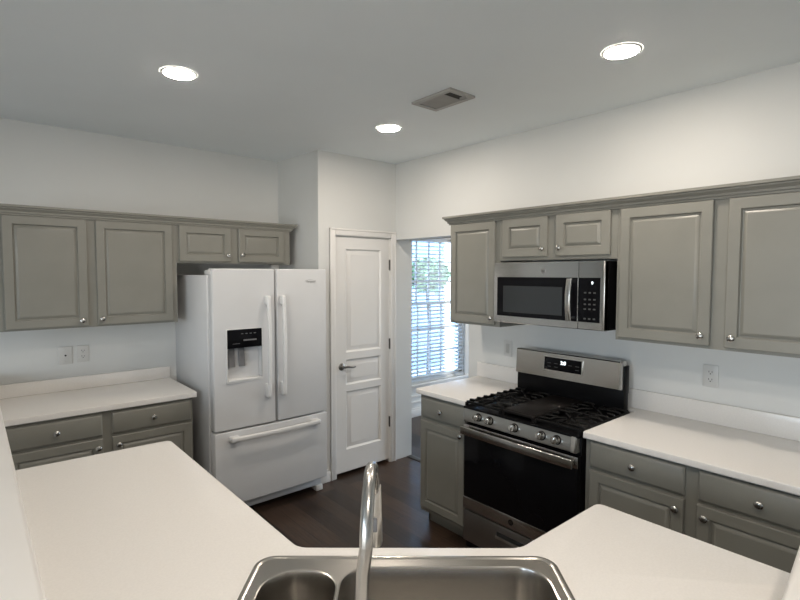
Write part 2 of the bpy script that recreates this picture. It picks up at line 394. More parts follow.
# ---- windows, blinds
def window(n, W, label):
    x0, x1, z0, z1 = W; xm = x1-x0
    root = empty('window_%d' % n, label, 'window', (x0, 4.38, z0), 0, kind='structure')
    b = MB(); h = z1-z0
    for a, c, d, e_ in ((0, .016, 0, h), (xm-.016, xm, 0, h), (0, xm, 0, .022), (0, xm, h-.022, h)): b.box(a, c, .02, .13, d, e_, .002)
    b.build('window_frame', m_trim, root)
    mid = 1.345-z0
    for nm, za, zb, y in (('upper_sash', mid-.02, h-.022, .095), ('lower_sash', .022, mid+.02, .065)):
        s_ = MB(); xa, xb = .016, xm-.016
        for a, c, d, e_ in ((xa, xa+.024, za, zb), (xb-.024, xb, za, zb), (xa, xb, za, za+.04), (xa, xb, zb-.036, zb)): s_.box(a, c, y-.015, y+.015, d, e_, .003)
        so = s_.build(nm, m_trim, root)
        mu = MB()
        for xx in (.20, .41, .60): mu.box(xx-.010, xx+.010, y-.009, y+.009, za+.03, zb-.03)
        for i in (1, 2):
            zz = za+.04+(zb-za-.076)*i/3; mu.box(xa+.03, xb-.03, y-.009, y+.009, zz-.010, zz+.010)
        mu.build('muntins', m_trim, so)
        g = MB().box(xa+.02, xb-.02, y-.003, y+.003, za+.02, zb-.02); g.build('glass_pane', m_pane, so)
    return root
m_pane = bpy.data.materials.new('window_glass'); m_pane.use_nodes = True
_n = m_pane.node_tree.nodes; _L = m_pane.node_tree.links
_g = _n.new('ShaderNodeBsdfGlossy'); _g.inputs['Roughness'].default_value = 0.02; _t = _n.new('ShaderNodeBsdfTransparent'); _mx = _n.new('ShaderNodeMixShader')
_fr = _n.new('ShaderNodeFresnel'); _fr.inputs[0].default_value = 1.25
_L.new(_fr.outputs[0], _mx.inputs[0]); _L.new(_t.outputs[0], _mx.inputs[1]); _L.new(_g.outputs[0], _mx.inputs[2]); _L.new(_mx.outputs[0], _n['Material Output'].inputs[0])
window(1, W1, 'tall white grid window seen through the doorway')
b = MB(); b.box(0.90, 2.03, 4.335, 4.3795, 0.372, 0.395, .004).box(0.93, 2.00, 4.364, 4.3795, 0.31, 0.372, .003)
b.box(0.92, 0.98, 4.362, 4.3795, .395, 2.22, .003).box(1.945, 2.005, 4.362, 4.3795, .395, 2.22, .003).box(0.92, 2.005, 4.362, 4.3795, 2.16, 2.22, .003)
struct(b.build('trim_4', m_trim), 'white casing and sill around the tall window', 'window trim')
def blind(W, label):
    x0, x1, z0, z1 = W; xm = x1-x0
    root = empty('window_blind', label, 'blind', (x0, 4.394, z0), 0, 'white slatted window blinds')
    MB().box(0, xm, -.024, .022, z1-z0-.045, z1-z0-.002, .003).build('headrail', m_slat, root)
    s_ = MB(); z = 0.035; a = math.radians(14); n = 0
    while z < z1-z0-.06:
        s_.box(.003, xm-.003, -.023, .023, -.0013, .0013, mtx=Matrix.Translation((0, 0, z)) @ Matrix.Rotation(a, 4, 'X')); z += .046
    s_.build('slats', m_slat, root)
    MB().box(0, xm, -.022, .022, 0.004, .024, .003).build('bottom_rail', m_slat, root)
    for fx in (.18, .82):
        MB().box(xm*fx-.002, xm*fx+.002, -.027, -.0255, .02, z1-z0-.05).build('ladder_cord', m_slat, root)
    return root
blind((.988, 1.615, .395, 2.16), 'wide lowered white slatted blind on the tall window')
blind((1.79, 1.937, .395, 2.16), 'narrow white slatted blind at the right edge of the tall window')

# ---- outside: patio, fence, trees
struct(MB().box(-8, 14, 4.6, 30, -0.35, -0.15).build('ground_outside', m_patio), 'pale ground outside the window', 'ground')
nh = empty('neighbour_house', 'pale blue sided house outside behind the window blinds', 'house', (0, 7.2, -0.15))
b = MB(); b.box(-1.5, 9.0, .03, .25, 0, 4.2)
i = 0
while i*.16 < 4.1:
    b.loft([[(x_, .03, i*.16), (x_, .004, i*.16), (x_, .028, i*.16+.16), (x_, .03, i*.16+.16)] for x_ in (-1.5, 9.0)]); i += 1
b.build('siding_wall', m_fence, nh)
for xx in (4.45, -1.4): MB().box(xx, xx+.22, -.02, .03, 0, 4.2, .004).build('trim_and_glare_board', m_trimx, nh)  # mid-wall board added in white to imitate the bright gap between the blinds
MB().box(-1.8, 9.3, -.4, .3, 4.2, 4.35, .01).build('eave', m_trimx, nh)
def tree(loc, hgt, rad, label, seed):
    rr = random.Random(seed)
    root = empty('garden_tree', label, 'tree', loc)
    MB().tube([(0, 0, 0), (.05, .02, hgt*.4), (-.03, .05, hgt*.8)], [.035, .03, .02], 10).build('trunk', m_bark, root)
    b = MB(); bm = b.bm
    for _ in range(1500):
        d = Vector((rr.gauss(0, 1), rr.gauss(0, 1), rr.gauss(0, 1))).normalized()*rad*rr.uniform(.35, 1); d.z *= .8
        c = Vector((0, 0, hgt*.72))+d; r1 = Matrix.Rotation(rr.uniform(0, 6.3), 3, Vector((rr.random(), rr.random(), rr.random()+.1)).normalized()); s_ = rr.uniform(.06, .13)
        bm.faces.new([bm.verts.new(c+r1 @ Vector(q)*s_) for q in ((-.5, 0, 0), (0, -1, .1), (.5, 0, 0), (0, 1, .1))])
    b.build('foliage', m_leaf, root)
tree((2.95, 6.1, -0.15), 2.55, .33, 'small leafy tree outside the tall window', 1)

# ------------------------------------------------------------------ cabinets
DOORP = [(0.005, -0.0085), (0.009, -0.0080), (0.024, -0.0195), (0.026, -0.0195)]
def knob(parent, x, y, z):
    b = MB(); b.lathe([(0.0065, 0), (0.006, 0.012), (0.009, 0.015), (0.0155, 0.018), (0.0160, 0.022), (0.011, 0.027), (0.0, 0.0285)], face(x, y, z), 16, cap0=False)
    return b.build('knob', m_knob, parent)
def cab_door(root, x0, x1, z0, z1, kx, kz, fr=0.048):
    w_, h_ = x1-x0, z1-z0
    b = slab_panels(MB(), w_, h_, 0.020, [(fr, w_-fr, fr, h_-fr)], DOORP)
    o = b.build('door', m_cab, root, (x0, 0, z0)); knob(o, kx-x0, -0.020, kz-z0); return o
def cab_drawer(root, x0, x1, z0, z1):
    w_, h_ = x1-x0, z1-z0; b = MB()
    L = lambda i, y: [(i, y, i), (w_-i, y, i), (w_-i, y, h_-i), (i, y, h_-i)]
    b.loft([L(0, 0), L(0, -0.010), L(0.004, -0.013), L(0.010, -0.019), L(0.012, -0.020)])
    o = b.build('drawer', m_cab, root, (x0, 0, z0)); knob(o, w_/2, -0.020, h_/2); return o
def upper(loc, rot, w_, h_, dep, doors, label, group):
    r = empty('upper_cabinet', label, 'cabinet', loc, rot, group)
    b = MB(); t = .018
    b.box(0, t, .018, dep, 0, h_).box(w_-t, w_, .018, dep, 0, h_).box(t, w_-t, .018, dep, h_-t, h_).box(t, w_-t, dep-.008, dep, .02, h_-t).box(t, w_-t, .018, dep-.008, .012, .030)
    b.build('body', m_cab, r)
    fb = MB(); fb.plate([(0, 0), (w_, 0), (w_, h_), (0, h_)], [[(d[0]+.012, d[2]+.012), (d[1]-.012, d[2]+.012), (d[1]-.012, d[3]-.012), (d[0]+.012, d[3]-.012)] for d in doors], 0, .018, mtx=Matrix.Translation((0, .018, 0)) @ RX90)
    fb.build('face_frame', m_cab, r)
    for d in doors: cab_door(r, *d)
    return r
UB, UT = 1.367, 2.068
# left wall: local x = world X - x0, face frame at Y
YF = WY-0.325
DL = UB
upper((-2.795, YF, UB), 0, 0.998, UT-UB, 0.324,
      [(.028, .450, .012, .683, .414, .044), (.501, .965, .012, .683, .526, .050)],
      'wide grey two door cabinet hung above the left counter', 'grey upper cabinets on the left wall')
upper((-1.796, YF, 1.785), 0, 0.887, UT-1.785, 0.324,
      [(.014, .388, .014, .266, .362, .062), (.448, .828, .014, .266, .474, .068)],
      'short grey two door cabinet above the refrigerator', 'grey upper cabinets on the left wall')
XF = -0.325
def Yx(y0): return lambda y: y0-y
# right wall: local x = Y0 - Y
upper((XF, 2.466, UB), ROT_R, 0.436, UT-UB, 0.324, [(.012, .402, .016, .683, .385, .058)],
      'narrow grey single door cabinet left of the microwave', 'grey upper cabinets on the right wall')
upper((XF, 2.029, 1.795), ROT_R, 0.765, UT-1.795, 0.324, [(.028, .350, .022, .256, .325, .066), (.408, .732, .022, .256, .438, .066)],
      'short grey two door cabinet above the microwave', 'grey upper cabinets on the right wall')
upper((XF, 1.263, UB), ROT_R, 0.965, UT-UB, 0.324, [(.020, .449, .016, .683, .416, .060), (.509, .938, .016, .683, .540, .060)],
      'wide grey two door cabinet right of the microwave', 'grey upper cabinets on the right wall')
# crown mouldings swept along the cabinet tops
def sweep(path, prof, name, label):
    # path: 2D points; outward normal to the right of travel; prof: (out, z)
    P = [Vector(p) for p in path]; loops = []
    for i, p in enumerate(P):
        d0 = (p-P[i-1]).normalized() if i else None; d1 = (P[i+1]-p).normalized() if i < len(P)-1 else None
        n0 = Vector((d0.y, -d0.x)) if d0 else None; n1 = Vector((d1.y, -d1.x)) if d1 else None
        nn = (n0+n1)/(1+n0.dot(n1)) if (n0 and n1) else (n0 or n1)
        loops.append([(p.x+nn.x*o, p.y+nn.y*o, z) for o, z in prof])
    return tag(MB().loft(loops).build(name, m_cab), label, 'crown moulding', 'grey crown mouldings')
CP = [(.001, 2.054), (.011, 2.054), (.011, 2.064), (.019, 2.066), (.019, 2.076), (.034, 2.090), (.034, 2.096), (.045, 2.099), (.045, 2.112), (.001, 2.112)]
CP = [(o, z-0.001) for o, z in CP]
sweep([(-2.80, YF), (-0.909, YF), (-0.909, WY-.002)], [(o+.001, z) for o, z in CP], 'crown_molding', 'grey stepped crown moulding along the left cabinets')
sweep([(-.002, 2.466), (XF, 2.466), (XF, 0.298)], [(-o-.001, z) for o, z in CP] if False else [(o+.001, z) for o, z in CP], 'crown_molding.001', 'grey stepped crown moulding along the right cabinets')

def base(loc, rot, w_, dep, draws, doors, label, group, h_=0.872, ends=True):
    r = empty('base_cabinet', label, 'cabinet', loc, rot, group)
    b = MB(); t = .018
    b.box(0, t, .018, dep, .10, h_).box(w_-t, w_, .018, dep, .10, h_).box(t, w_-t, dep-.008, dep, .10, h_).box(t, w_-t, .018, dep-.008, .10, .118)
    b.build('body', m_cab, r)
    MB().box(0.005, w_-.005, .075, .093, 0.001, .10).box(0, t, .075, dep, .001, .10).box(w_-t, w_, .075, dep, .001, .10).build('toe_kick', m_cab, r)
    al = draws+doors
    fb = MB(); fb.plate([(0, .10), (w_, .10), (w_, h_), (0, h_)], [[(d[0]+.012, d[2]+.012), (d[1]-.012, d[2]+.012), (d[1]-.012, d[3]-.012), (d[0]+.012, d[3]-.012)] for d in al], 0, .018, mtx=Matrix.Translation((0, .018, 0)) @ RX90)
    fb.build('face_frame', m_cab, r)
    for d in draws: cab_drawer(r, *d[:4])
    for d in doors: cab_door(r, *d)
    return r
base((-2.82, 3.475, 0), 0, 1.025, .58, [(.02, .490, .722, .856), (.540, 1.012, .722, .856)],
     [(.02, .490, .125, .706, .462, .655), (.540, 1.012, .125, .706, .572, .655)], 'grey base cabinet under the left counter beside the refrigerator', 'grey base cabinets')
base((-.612, 2.462, 0), ROT_R, .428, .605, [(.014, .408, .752, .884)], [(.014, .408, .135, .726, .386, .705)],
     'narrow grey base cabinet left of the range', 'grey base cabinets', .903)
base((-.612, 1.258, 0), ROT_R, .985, .605, [(.026, .458, .764, .892), (.510, .950, .764, .892)],
     [(.026, .458, .135, .748, .430, .702), (.510, .950, .135, .748, .542, .702)], 'wide grey base cabinet right of the range', 'grey base cabinets', .903)

# ------------------------------------------------------------------ countertops
def counter(x0, x1, y0, y1, front, bs, label, T=.914, th=.038, back=0):
    # front: '-x' or '-y' side carries the rounded nosing; bs: backsplash top
    b = MB()
    if front == '-y':
        pts = [(y1-.001, T), (y0+.008, T), (y0+.002, T-.003), (y0, T-.010), (y0, T-th+.004), (y0+.004, T-th), (y1-.001, T-th)]
        b.loft([[(x, p, z) for p, z in pts] for x in (x0, x1)])
    else:
        pts = [(x1-.001, T), (x0+.008, T), (x0+.002, T-.003), (x0, T-.010), (x0, T-th+.004), (x0+.004, T-th), (x1-.001, T-th)]
        b.loft([[(p, y, z) for p, z in pts] for y in (y0, y1)])
    if back: b.box(x1-.068, x1-.001, y1-.001, back, T-th, T)
    o = b.build('countertop', m_count)
    tag(o, label, 'countertop', 'white laminate countertops')
    s_ = MB()
    if front == '-y': s_.box(x0, x1, y1-.02, y1-.001, T+.0005, bs, .003)
    else: s_.box(x1-.02, x1-.001, y0, back or y1, T+.0005, bs, .003)
    s_.build('backsplash', m_count, o)
    return o
counter(-2.832, -1.772, 3.448, WY, '-y', 1.000, 'white laminate countertop beside the refrigerator under the two outlets', .911)
counter(-.645, 0, 2.030, 2.478, '-x', 1.047, 'short white countertop left of the range by the doorway', .937, .033)
counter(-.645, 0, .262, 1.258, '-x', 1.047, 'long white countertop right of the range', .937, .033, 1.345)

# ------------------------------------------------------------------ peninsula counter, sink, faucet
FWD = Vector((math.sin(yaw), math.cos(yaw))); LAT = Vector((math.cos(yaw), -math.sin(yaw))); O2 = Vector((-2.92, 0))
def P2(l, f_): q = O2+LAT*l+FWD*f_; return (q.x, q.y)
SK = Matrix(((LAT.x, FWD.x, 0, O2.x), (LAT.y, FWD.y, 0, O2.y), (0, 0, 1, 0), (0, 0, 0, 1)))
pen = [(-2.838, 0.208), (-1.272, 0.208), (-1.272, 0.852), (-1.722, 0.854), (-2.213, 1.277), (-2.210, 2.520), (-2.838, 2.535)]
pen = round_poly(pen, [0, 0.02, 0.032, 0.03, 0.03, 0.035, 0.01])
cut = [P2(l, f_) for l, f_ in rrect(-.392, .417, .83, 1.364, .045, 5)]
b = MB(); b.plate(pen, [cut], .876, .914, round_=.006)
tag(b.build('peninsula_countertop', m_count), 'large angled cream white countertop around the sink', 'countertop')
r = empty('peninsula_cabinet', 'grey cabinet base below the angled sink counter', 'cabinet', (0, 0, 0))
pth = [(-1.30, .25), (-1.30, .825), (-1.735, .825), (-2.24, 1.262), (-2.24, 2.475), (-2.82, 2.475)]
def strip(path, t_, z0, z1, name):
    n = len(path); poly = list(path)
    inner = []
    for i, p in enumerate(path):
        p = Vector(p); d0 = (p-Vector(path[i-1])).normalized() if i else None; d1 = (Vector(path[i+1])-p).normalized() if i < n-1 else None
        n0 = Vector((-d0.y, d0.x)) if d0 else None; n1 = Vector((-d1.y, d1.x)) if d1 else None
        nn = (n0+n1)/(1+n0.dot(n1)) if (n0 and n1) else (n0 or n1); q = p+nn*t_; inner.append((q.x, q.y))
    MB().plate(poly+inner[::-1], [], z0, z1).build(name, m_cab, r)
strip(pth, .02, .10, .875, 'body')
strip([(-1.36, .25), (-1.36, .765), (-1.757, .765), (-2.30, 1.235), (-2.30, 2.415), (-2.82, 2.415)], .015, .001, .10, 'toe_kick')

sk = MB(); z = .914
out_ = rrect(-.398, .432, .817, 1.377, .055, 8)
bowls = [rrect(-.352, -.164, .935, 1.305, .082, 10), rrect(-.150, .388, .935, 1.322, .075, 10)]
def lv_(pts, zz): return [(p[0], p[1], zz) for p in pts]
sk.loft([lv_(out_, z+.0008), lv_(offs(out_, -.002), z+.005), lv_(offs(out_, -.007), z+.0065), lv_(offs(out_, -.013), z+.005), lv_(offs(out_, -.017), z+.0035)], False, False)
sk.plate(offs(out_, -.017), [offs(q, .006) for q in bowls], z+.0025, z+.0035, bottom=False)
o = None
sk_root = sk.build('kitchen_sink', m_sink); sk_root.matrix_world = SK
tag(sk_root, 'stainless steel double bowl sink set in the angled counter', 'sink')
for q, nm, dz in ((bowls[0], 'small_bowl', .17), (bowls[1], 'large_bowl', .20)):
    bb = MB()
    lo = [lv_(offs(q, .006), z+.0035), lv_(offs(q, .002), z+.002), lv_(q, z-.003), lv_(offs(q, -.004), z-.03), lv_(offs(q, -.012), z-dz+.03), lv_(offs(q, -.02), z-dz+.012), lv_(offs(q, -.035), z-dz+.002), lv_(offs(q, -.045), z-dz)]
    bb.loft(lo, False, True)
    bo = bb.build(nm, m_sink, sk_root)
    cx = sum(p[0] for p in q)/len(q); cy = sum(p[1] for p in q)/len(q)
    dr = MB(); dr.lathe([(.045, 0), (.045, .003), (.036, .004), (.030, -.0005), (.0, -.0005)], Matrix.Translation((cx, cy, z-dz+.001)), 24, cap0=False)
    dr.build('drain', m_chrome, bo)

fa = empty('kitchen_faucet', 'tall brushed steel gooseneck faucet standing on the sink', 'faucet', (*P2(-.068, .872), .9180), -yaw)
MB().lathe([(.030, 0), (.030, .008), (.024, .014), (.0185, .03), (.0175, .10), (.0155, .13)], None, 24).build('base', m_chrome, fa)
pts = [(0, 0, .10), (0, 0, .20), (.002, .003, .26)]; rads = [.0136, .0130, .0125]
R_ = .098; cz = .306
for i in range(0, 17):
    a = PI-i*PI/16*0.97; pts.append((.008+.006*i/16, R_+R_*math.cos(a), cz+R_*1.05*math.sin(a))); rads.append(.0123-.001*i/16)
MB().tube(pts, rads, 18).build('gooseneck_spout', m_chrome, fa)
ex, ey, ez = pts[-1]
MB().lathe([(.0125, .02), (.0135, .0), (.0150, -.05), (.0155, -.105), (.0135, -.112), (.0, -.112)], Matrix.Translation((ex+.001, ey+.001, ez)), 18).build('spray_head', m_nick, fa)
sh = fa.children[-1]
MB().box(ex-.004, ex+.006, ey-.019, ey-.012, ez-.075, ez-.045, .002).build('spray_button', m_grey, sh)
MB().tube([(.018, 0, .07), (.05, 0, .075), (.085, 0, .10)], [.008, .007, .006], 12).build('lever', m_chrome, fa)

# ------------------------------------------------------------------ refrigerator
fr = empty('refrigerator', 'white french door refrigerator with a bottom freezer', 'refrigerator', (-1.716, 3.285, 0))
FW = .880
MB().box(-.008, FW-.016, .078, .765, .045, 1.700, .006).build('body', m_fridge, fr)
def bow(x0, x1, z0, z1, nx=10, depth=.068, bulge=.012, holes=None):
    b = MB(); loops = []
    # horizontal section, bowed front, rounded vertical edges
    def sec(ins):
        a, c = x0+ins, x1-ins; pts = [(a, depth), (a, .016+ins*.4)]
        rr_ = .012
        for i in range(nx+1):
            t_ = i/nx; xx = a+rr_*.6+(c-a-1.2*rr_)*t_; u_ = (xx-0)/FW
            pts.append((xx, -bulge*(4*u_*(1-u_))+.006+ins*.6))
        pts += [(c, .016+ins*.4), (c, depth)]
        return pts
    for zz, ins in ((z0, .006), (z0+.003, .002), (z0+.008, 0), (z1-.008, 0), (z1-.003, .002), (z1, .006)): loops.append([(p[0], p[1], zz) for p in sec(ins)])
    b.loft(loops); return b
def fy(x): u_ = x/FW; return -.012*(4*u_*(1-u_))+.006
# left door is split around the dispenser opening
dx0, dx1, dz0, dz1 = .086, .346, .970, 1.338
ld = bow(0, .444, .652, 1.744).build('left_door', m_fridge, fr)
# cut the dispenser recess
cu = MB().box(dx0+.006, dx1-.006, -.05, .052, dz0+.012, dz1-.004).build('cutter', m_fridge, fr)
bpy.context.view_layer.update()
md = ld.modifiers.new('cut', 'BOOLEAN'); md.operation = 'DIFFERENCE'; md.object = cu; md.solver = 'EXACT'
bpy.context.view_layer.update()
me = bpy.data.meshes.new_from_object(ld.evaluated_get(bpy.context.evaluated_depsgraph_get()))
ld.modifiers.clear(); ld.data = me; me.name = 'left_door'
bpy.data.objects.remove(cu)
resharp(ld)
rd = bow(.452, FW, .652, 1.744).build('right_door', m_fridge, fr)
fd = bow(0, FW, .128, .640).build('freezer_drawer', m_fridge, fr)
yd = fy(.23)
d = MB(); d.plate(rrect(dx0, dx1, dz0, dz1, .012), [rrect(dx0+.006, dx1-.006, dz0+.014, dz1-.005, .006)], 0, .010, mtx=Matrix.Translation((0, yd+.006, 0)) @ RX90)
dsp = d.build('dispenser_frame', m_fridgeh, ld)
MB().box(dx0+.0065, dx1-.0065, yd-.003, yd+.045, 1.206, dz1-.006, .002).build('dispenser_panel', m_glass_b, ld)
MB().box(dx0+.0075, dx1-.0075, .046, .050, dz0+.013, 1.212).build('dispenser_recess', m_fridge, ld)
for px_ in (.134, .205):
    p = MB(); p.loft([[(px_+x_, yy+q*.012, zz) for x_, yy in rrect(-.023, .023, .018, .032, .006, 4)] for q, zz in ((1, 1.215), (0.6, 1.15), (0, 1.085), (0, 1.075))])
    p.build('dispenser_paddle', m_grey, ld)
MB().box(dx0+.012, dx1-.012, -.010, .050, dz0+.006, dz0+.022, .004).build('drip_tray', m_fridgeh, ld)
ck = MB()
for i in range(4): ck.box(.19+i*.03, .205+i*.03, yd-.0040, yd, 1.30, 1.304)
ck.box(.205, .30, yd-.0040, yd, 1.252, 1.262, mtx=None); ck.box(.13, .18, yd-.0040, yd, 1.235, 1.2375)
ck.build('control_icons', m_grey, ld)
def vhandle(parent, x, y, z0, z1):
    b = MB(); n = 14; loops = []
    for i in range(n+1):
        t_ = i/n; zz = z0+(z1-z0)*t_; yo = y-.040-.012*math.sin(PI*t_)
        w2 = .0125
        loops.append([(x+px2, yo+py2, zz) for px2, py2 in rrect(-w2, w2, -.011, .011, .008, 3)])
    b.loft(loops)
    b.box(x-.0165, x+.0165, y-.052, y+.004, z0-.02, z0+.075, .010, 3).box(x-.0150, x+.0150, y-.050, y+.004, z1-.055, z1+.012, .010, 3)
    return b.build('handle', m_fridgeh, parent)
vhandle(ld, .375, fy(.375), .862, 1.545); vhandle(rd, .490, fy(.490), .862, 1.545)
b = MB(); loops = []
for i in range(17):
    t_ = i/16; xx = .100+.680*t_; yo = fy(xx)-.042-.010*math.sin(PI*t_)
    loops.append([(xx, yo+p_, .592+q_) for p_, q_ in rrect(-.012, .012, -.017, .017, .010, 3)])
b.loft(loops); b.box(.092, .160, fy(.13)-.054, fy(.13)+.004, .573, .611, .011, 3).box(.720, .788, fy(.77)-.054, fy(.77)+.004, .573, .611, .011, 3)
b.build('handle', m_fridgeh, fd)
text_mesh('brand_badge', 'Whirlpool', .022, m_badge, rd, face(.730, fy(.730)-.0008, 1.652), .25)
sw = MB(); sw.tube([(.730+.042*math.cos(a_), fy(.730)-.001, 1.653+.013*math.sin(a_)) for a_ in [math.radians(x_) for x_ in range(20, 200, 12)]], .0007, 6)
sw.build('badge_swirl', m_badge, rd)
for xx in (-.004, FW-.070):
    MB().box(xx, xx+.065, .020, .130, 1.698, 1.734 if xx < .1 else 1.730, .010, 3).build('hinge_cap', m_fridgeh, fr)
MB().box(.02, FW-.02, .085, .105, .046, .10).build('base_grille', m_grey, fr)
for xx in (.02, FW-.066):
    MB().box(xx, xx+.060, .066, .140, .001, .044, .006).build('foot', m_fridgeh, fr)
MB().box(.012, FW-.012, .067, .079, .11, 1.70).build('door_gasket', m_seal, fr)

# ------------------------------------------------------------------ range  (local x: 0..0.757 left to right, y 0 = door front)
rg = empty('gas_range', 'stainless steel gas range with black oven door', 'range', (-.665, 2.028, 0), ROT_R)
RWd = .760
MB().box(.002, RWd-.002, .03, .580, .03, .899, .003).build('body', m_black, rg)
for xx in (.04, RWd-.08):
    for yy in (.08, .52): MB().lathe([(.018, 0.001), (.018, .032)], Matrix.Translation((xx+.02, yy, 0)), 12).build('foot', m_black, rg)
ct = MB(); ct.box(0, RWd, -.004, .540, .900, .914, .005); ct.box(.02, RWd-.02, .005, .555, .910, .9135, .001)
ctop = ct.build('cooktop', m_black, rg)
# control panel: sloped steel face
cp = MB()
sec = [(.03, .906), (.002, .906), (-.002, .899), (-.012, .832), (-.007, .826), (.03, .826)]
cp.loft([[(x_, y_, z_) for y_, z_ in sec] for x_ in (.010, .722)]); cp.build('control_panel', m_panel, rg)
MB().loft([[(x_, y_-.004*m, z_) for y_, z_ in sec] for x_, m in ((.721, 1), (.724, 1.6), (.745, 1.6), (.750, .4))]).build('panel_end_cap', m_nick, rg)
ang = math.atan2(.010, .077)
for lx in (.122, .208, .380, .552, .642):
    mt = Matrix.Translation((lx, -.0075, .868)) @ Matrix.Rotation(-ang, 4, 'X') @ RX90
    kb = MB(); kb.lathe([(.0245, -.002), (.0245, .003), (.0225, .0045)], mt, 24, mi=1).lathe([(.0215, .0045), (.0210, .007), (.0195, .030), (.0170, .034), (.0, .0345)], mt, 24)
    kb.box(-.0045, .0045, -.017, .017, .030, .038, .002, mtx=mt)
    kb.build('burner_knob', [m_knobc, m_black], rg)
# oven door
od = MB(); od.box(.004, RWd-.004, 0, .030, .286, .806, .004)
odr = od.build('oven_door', m_black, rg)
MB().box(.012, RWd-.012, -.004, .004, .362, .748, .003).build('oven_glass', m_glass_b, odr)
MB().box(.004, RWd-.004, -.006, .004, .288, .362, .003).build('door_trim', m_steel, odr)
lt = MB(); lt.box(.004, RWd-.004, -.005, .004, .748, .806, .003); lt.build('upper_trim', m_steel, odr)
vs = MB()
for i in range(6): vs.box(.06+i*.112, .145+i*.112, -.0062, -.004, .784, .795)
vs.build('vent_slots', m_hole, odr)
hd = MB(); loops = []
for i in range(25):
    t_ = i/24; xx = .010+.732*t_; loops.append([(xx, -.034-.006*math.sin(PI*t_)+p_, .775+q_) for p_, q_ in rrect(-.007, .007, -.024, .024, .005, 3)])
hd.loft(loops); hd.box(.016, .040, -.038, -.002, .762, .788, .004).box(.712, .736, -.038, -.002, .762, .788, .004)
hd.build('oven_handle', m_steel, odr)
eb = MB(); eb.lathe([(.0165, 0), (.0165, .0015), (.0145, .002), (.0, .002)], face(.362, -.006, .327), 28)
em = eb.build('round_emblem', m_black, odr)
text_mesh('emblem_letters', 'GE', .017, m_steel, em, face(.362, -.0083, .327), .2)
# drawer
MB().box(.004, RWd-.004, 0.0, .030, .085, .278, .004).build('storage_drawer', m_dsteel, rg)
sd = rg.children[-1]
MB().box(.26, .50, -.0012, .004, .196, .234, .002).build('pull_recess', m_hole, sd)
MB().box(.255, .505, -.008, .002, .193, .208, .003).build('drawer_pull', m_nick, sd)
MB().box(.01, RWd-.01, .05, .07, .025, .09).build('kick_panel', m_black, rg)
# backguard
bgd = MB(); bgd.box(.010, .732, .522, .580, .895, 1.060, .004); bgd.box(.008, .730, .532, .590, 1.03, 1.192, .004)
bk = bgd.build('backguard', m_black, rg)
bf = MB(); bf.loft([[(x_, y_, z_) for y_, z_ in ((.533, 1.056), (.508, 1.060), (.517, 1.212), (.525, 1.218), (.565, 1.218), (.565, 1.19), (.533, 1.18))] for x_ in (0.008, .708)])
bf.build('backguard_face', m_steel, bk)
bf = MB(); bf.loft([[(x_, y_-dd, z_) for y_, z_ in ((.533, 1.056), (.508, 1.060), (.517, 1.212), (.525, 1.218), (.565, 1.218), (.565, 1.19), (.533, 1.18))] for x_, dd in ((.708, 0), (.710, .003), (.720, .003), (.723, 0))])
bf.build('end_cap', m_nick, bk)
tlt = Matrix.Translation((.352, .5118, 1.149)) @ Matrix.Rotation(-math.atan2(.009, .148), 4, 'X')
dp = MB(); dp.box(-.128, .128, -.003, .004, -.040, .040, .002, mtx=tlt); dpo = dp.build('display_panel', m_glass_b, bk)
fm = MB(); fm.plate(rrect(-.134, .134, -.046, .046, .004, 2), [rrect(-.128, .128, -.040, .040, .003, 2)], 0, .0035, mtx=tlt @ RX90); fm.build('display_bezel', m_nick, bk)
text_mesh('clock_digits', '2:0', .030, m_digit, dpo, tlt @ face(.005, -.0036, .012), 0, .0003, .001)
for i in range(5):
    for j in range(2):
        if j == 1 or i not in (2, 3): MB().box(-.105+i*.048, -.08+i*.048, -.0034, -.003, -.020+j*.022, -.0165+j*.022, mtx=tlt).build('touch_key', m_ink, dpo)
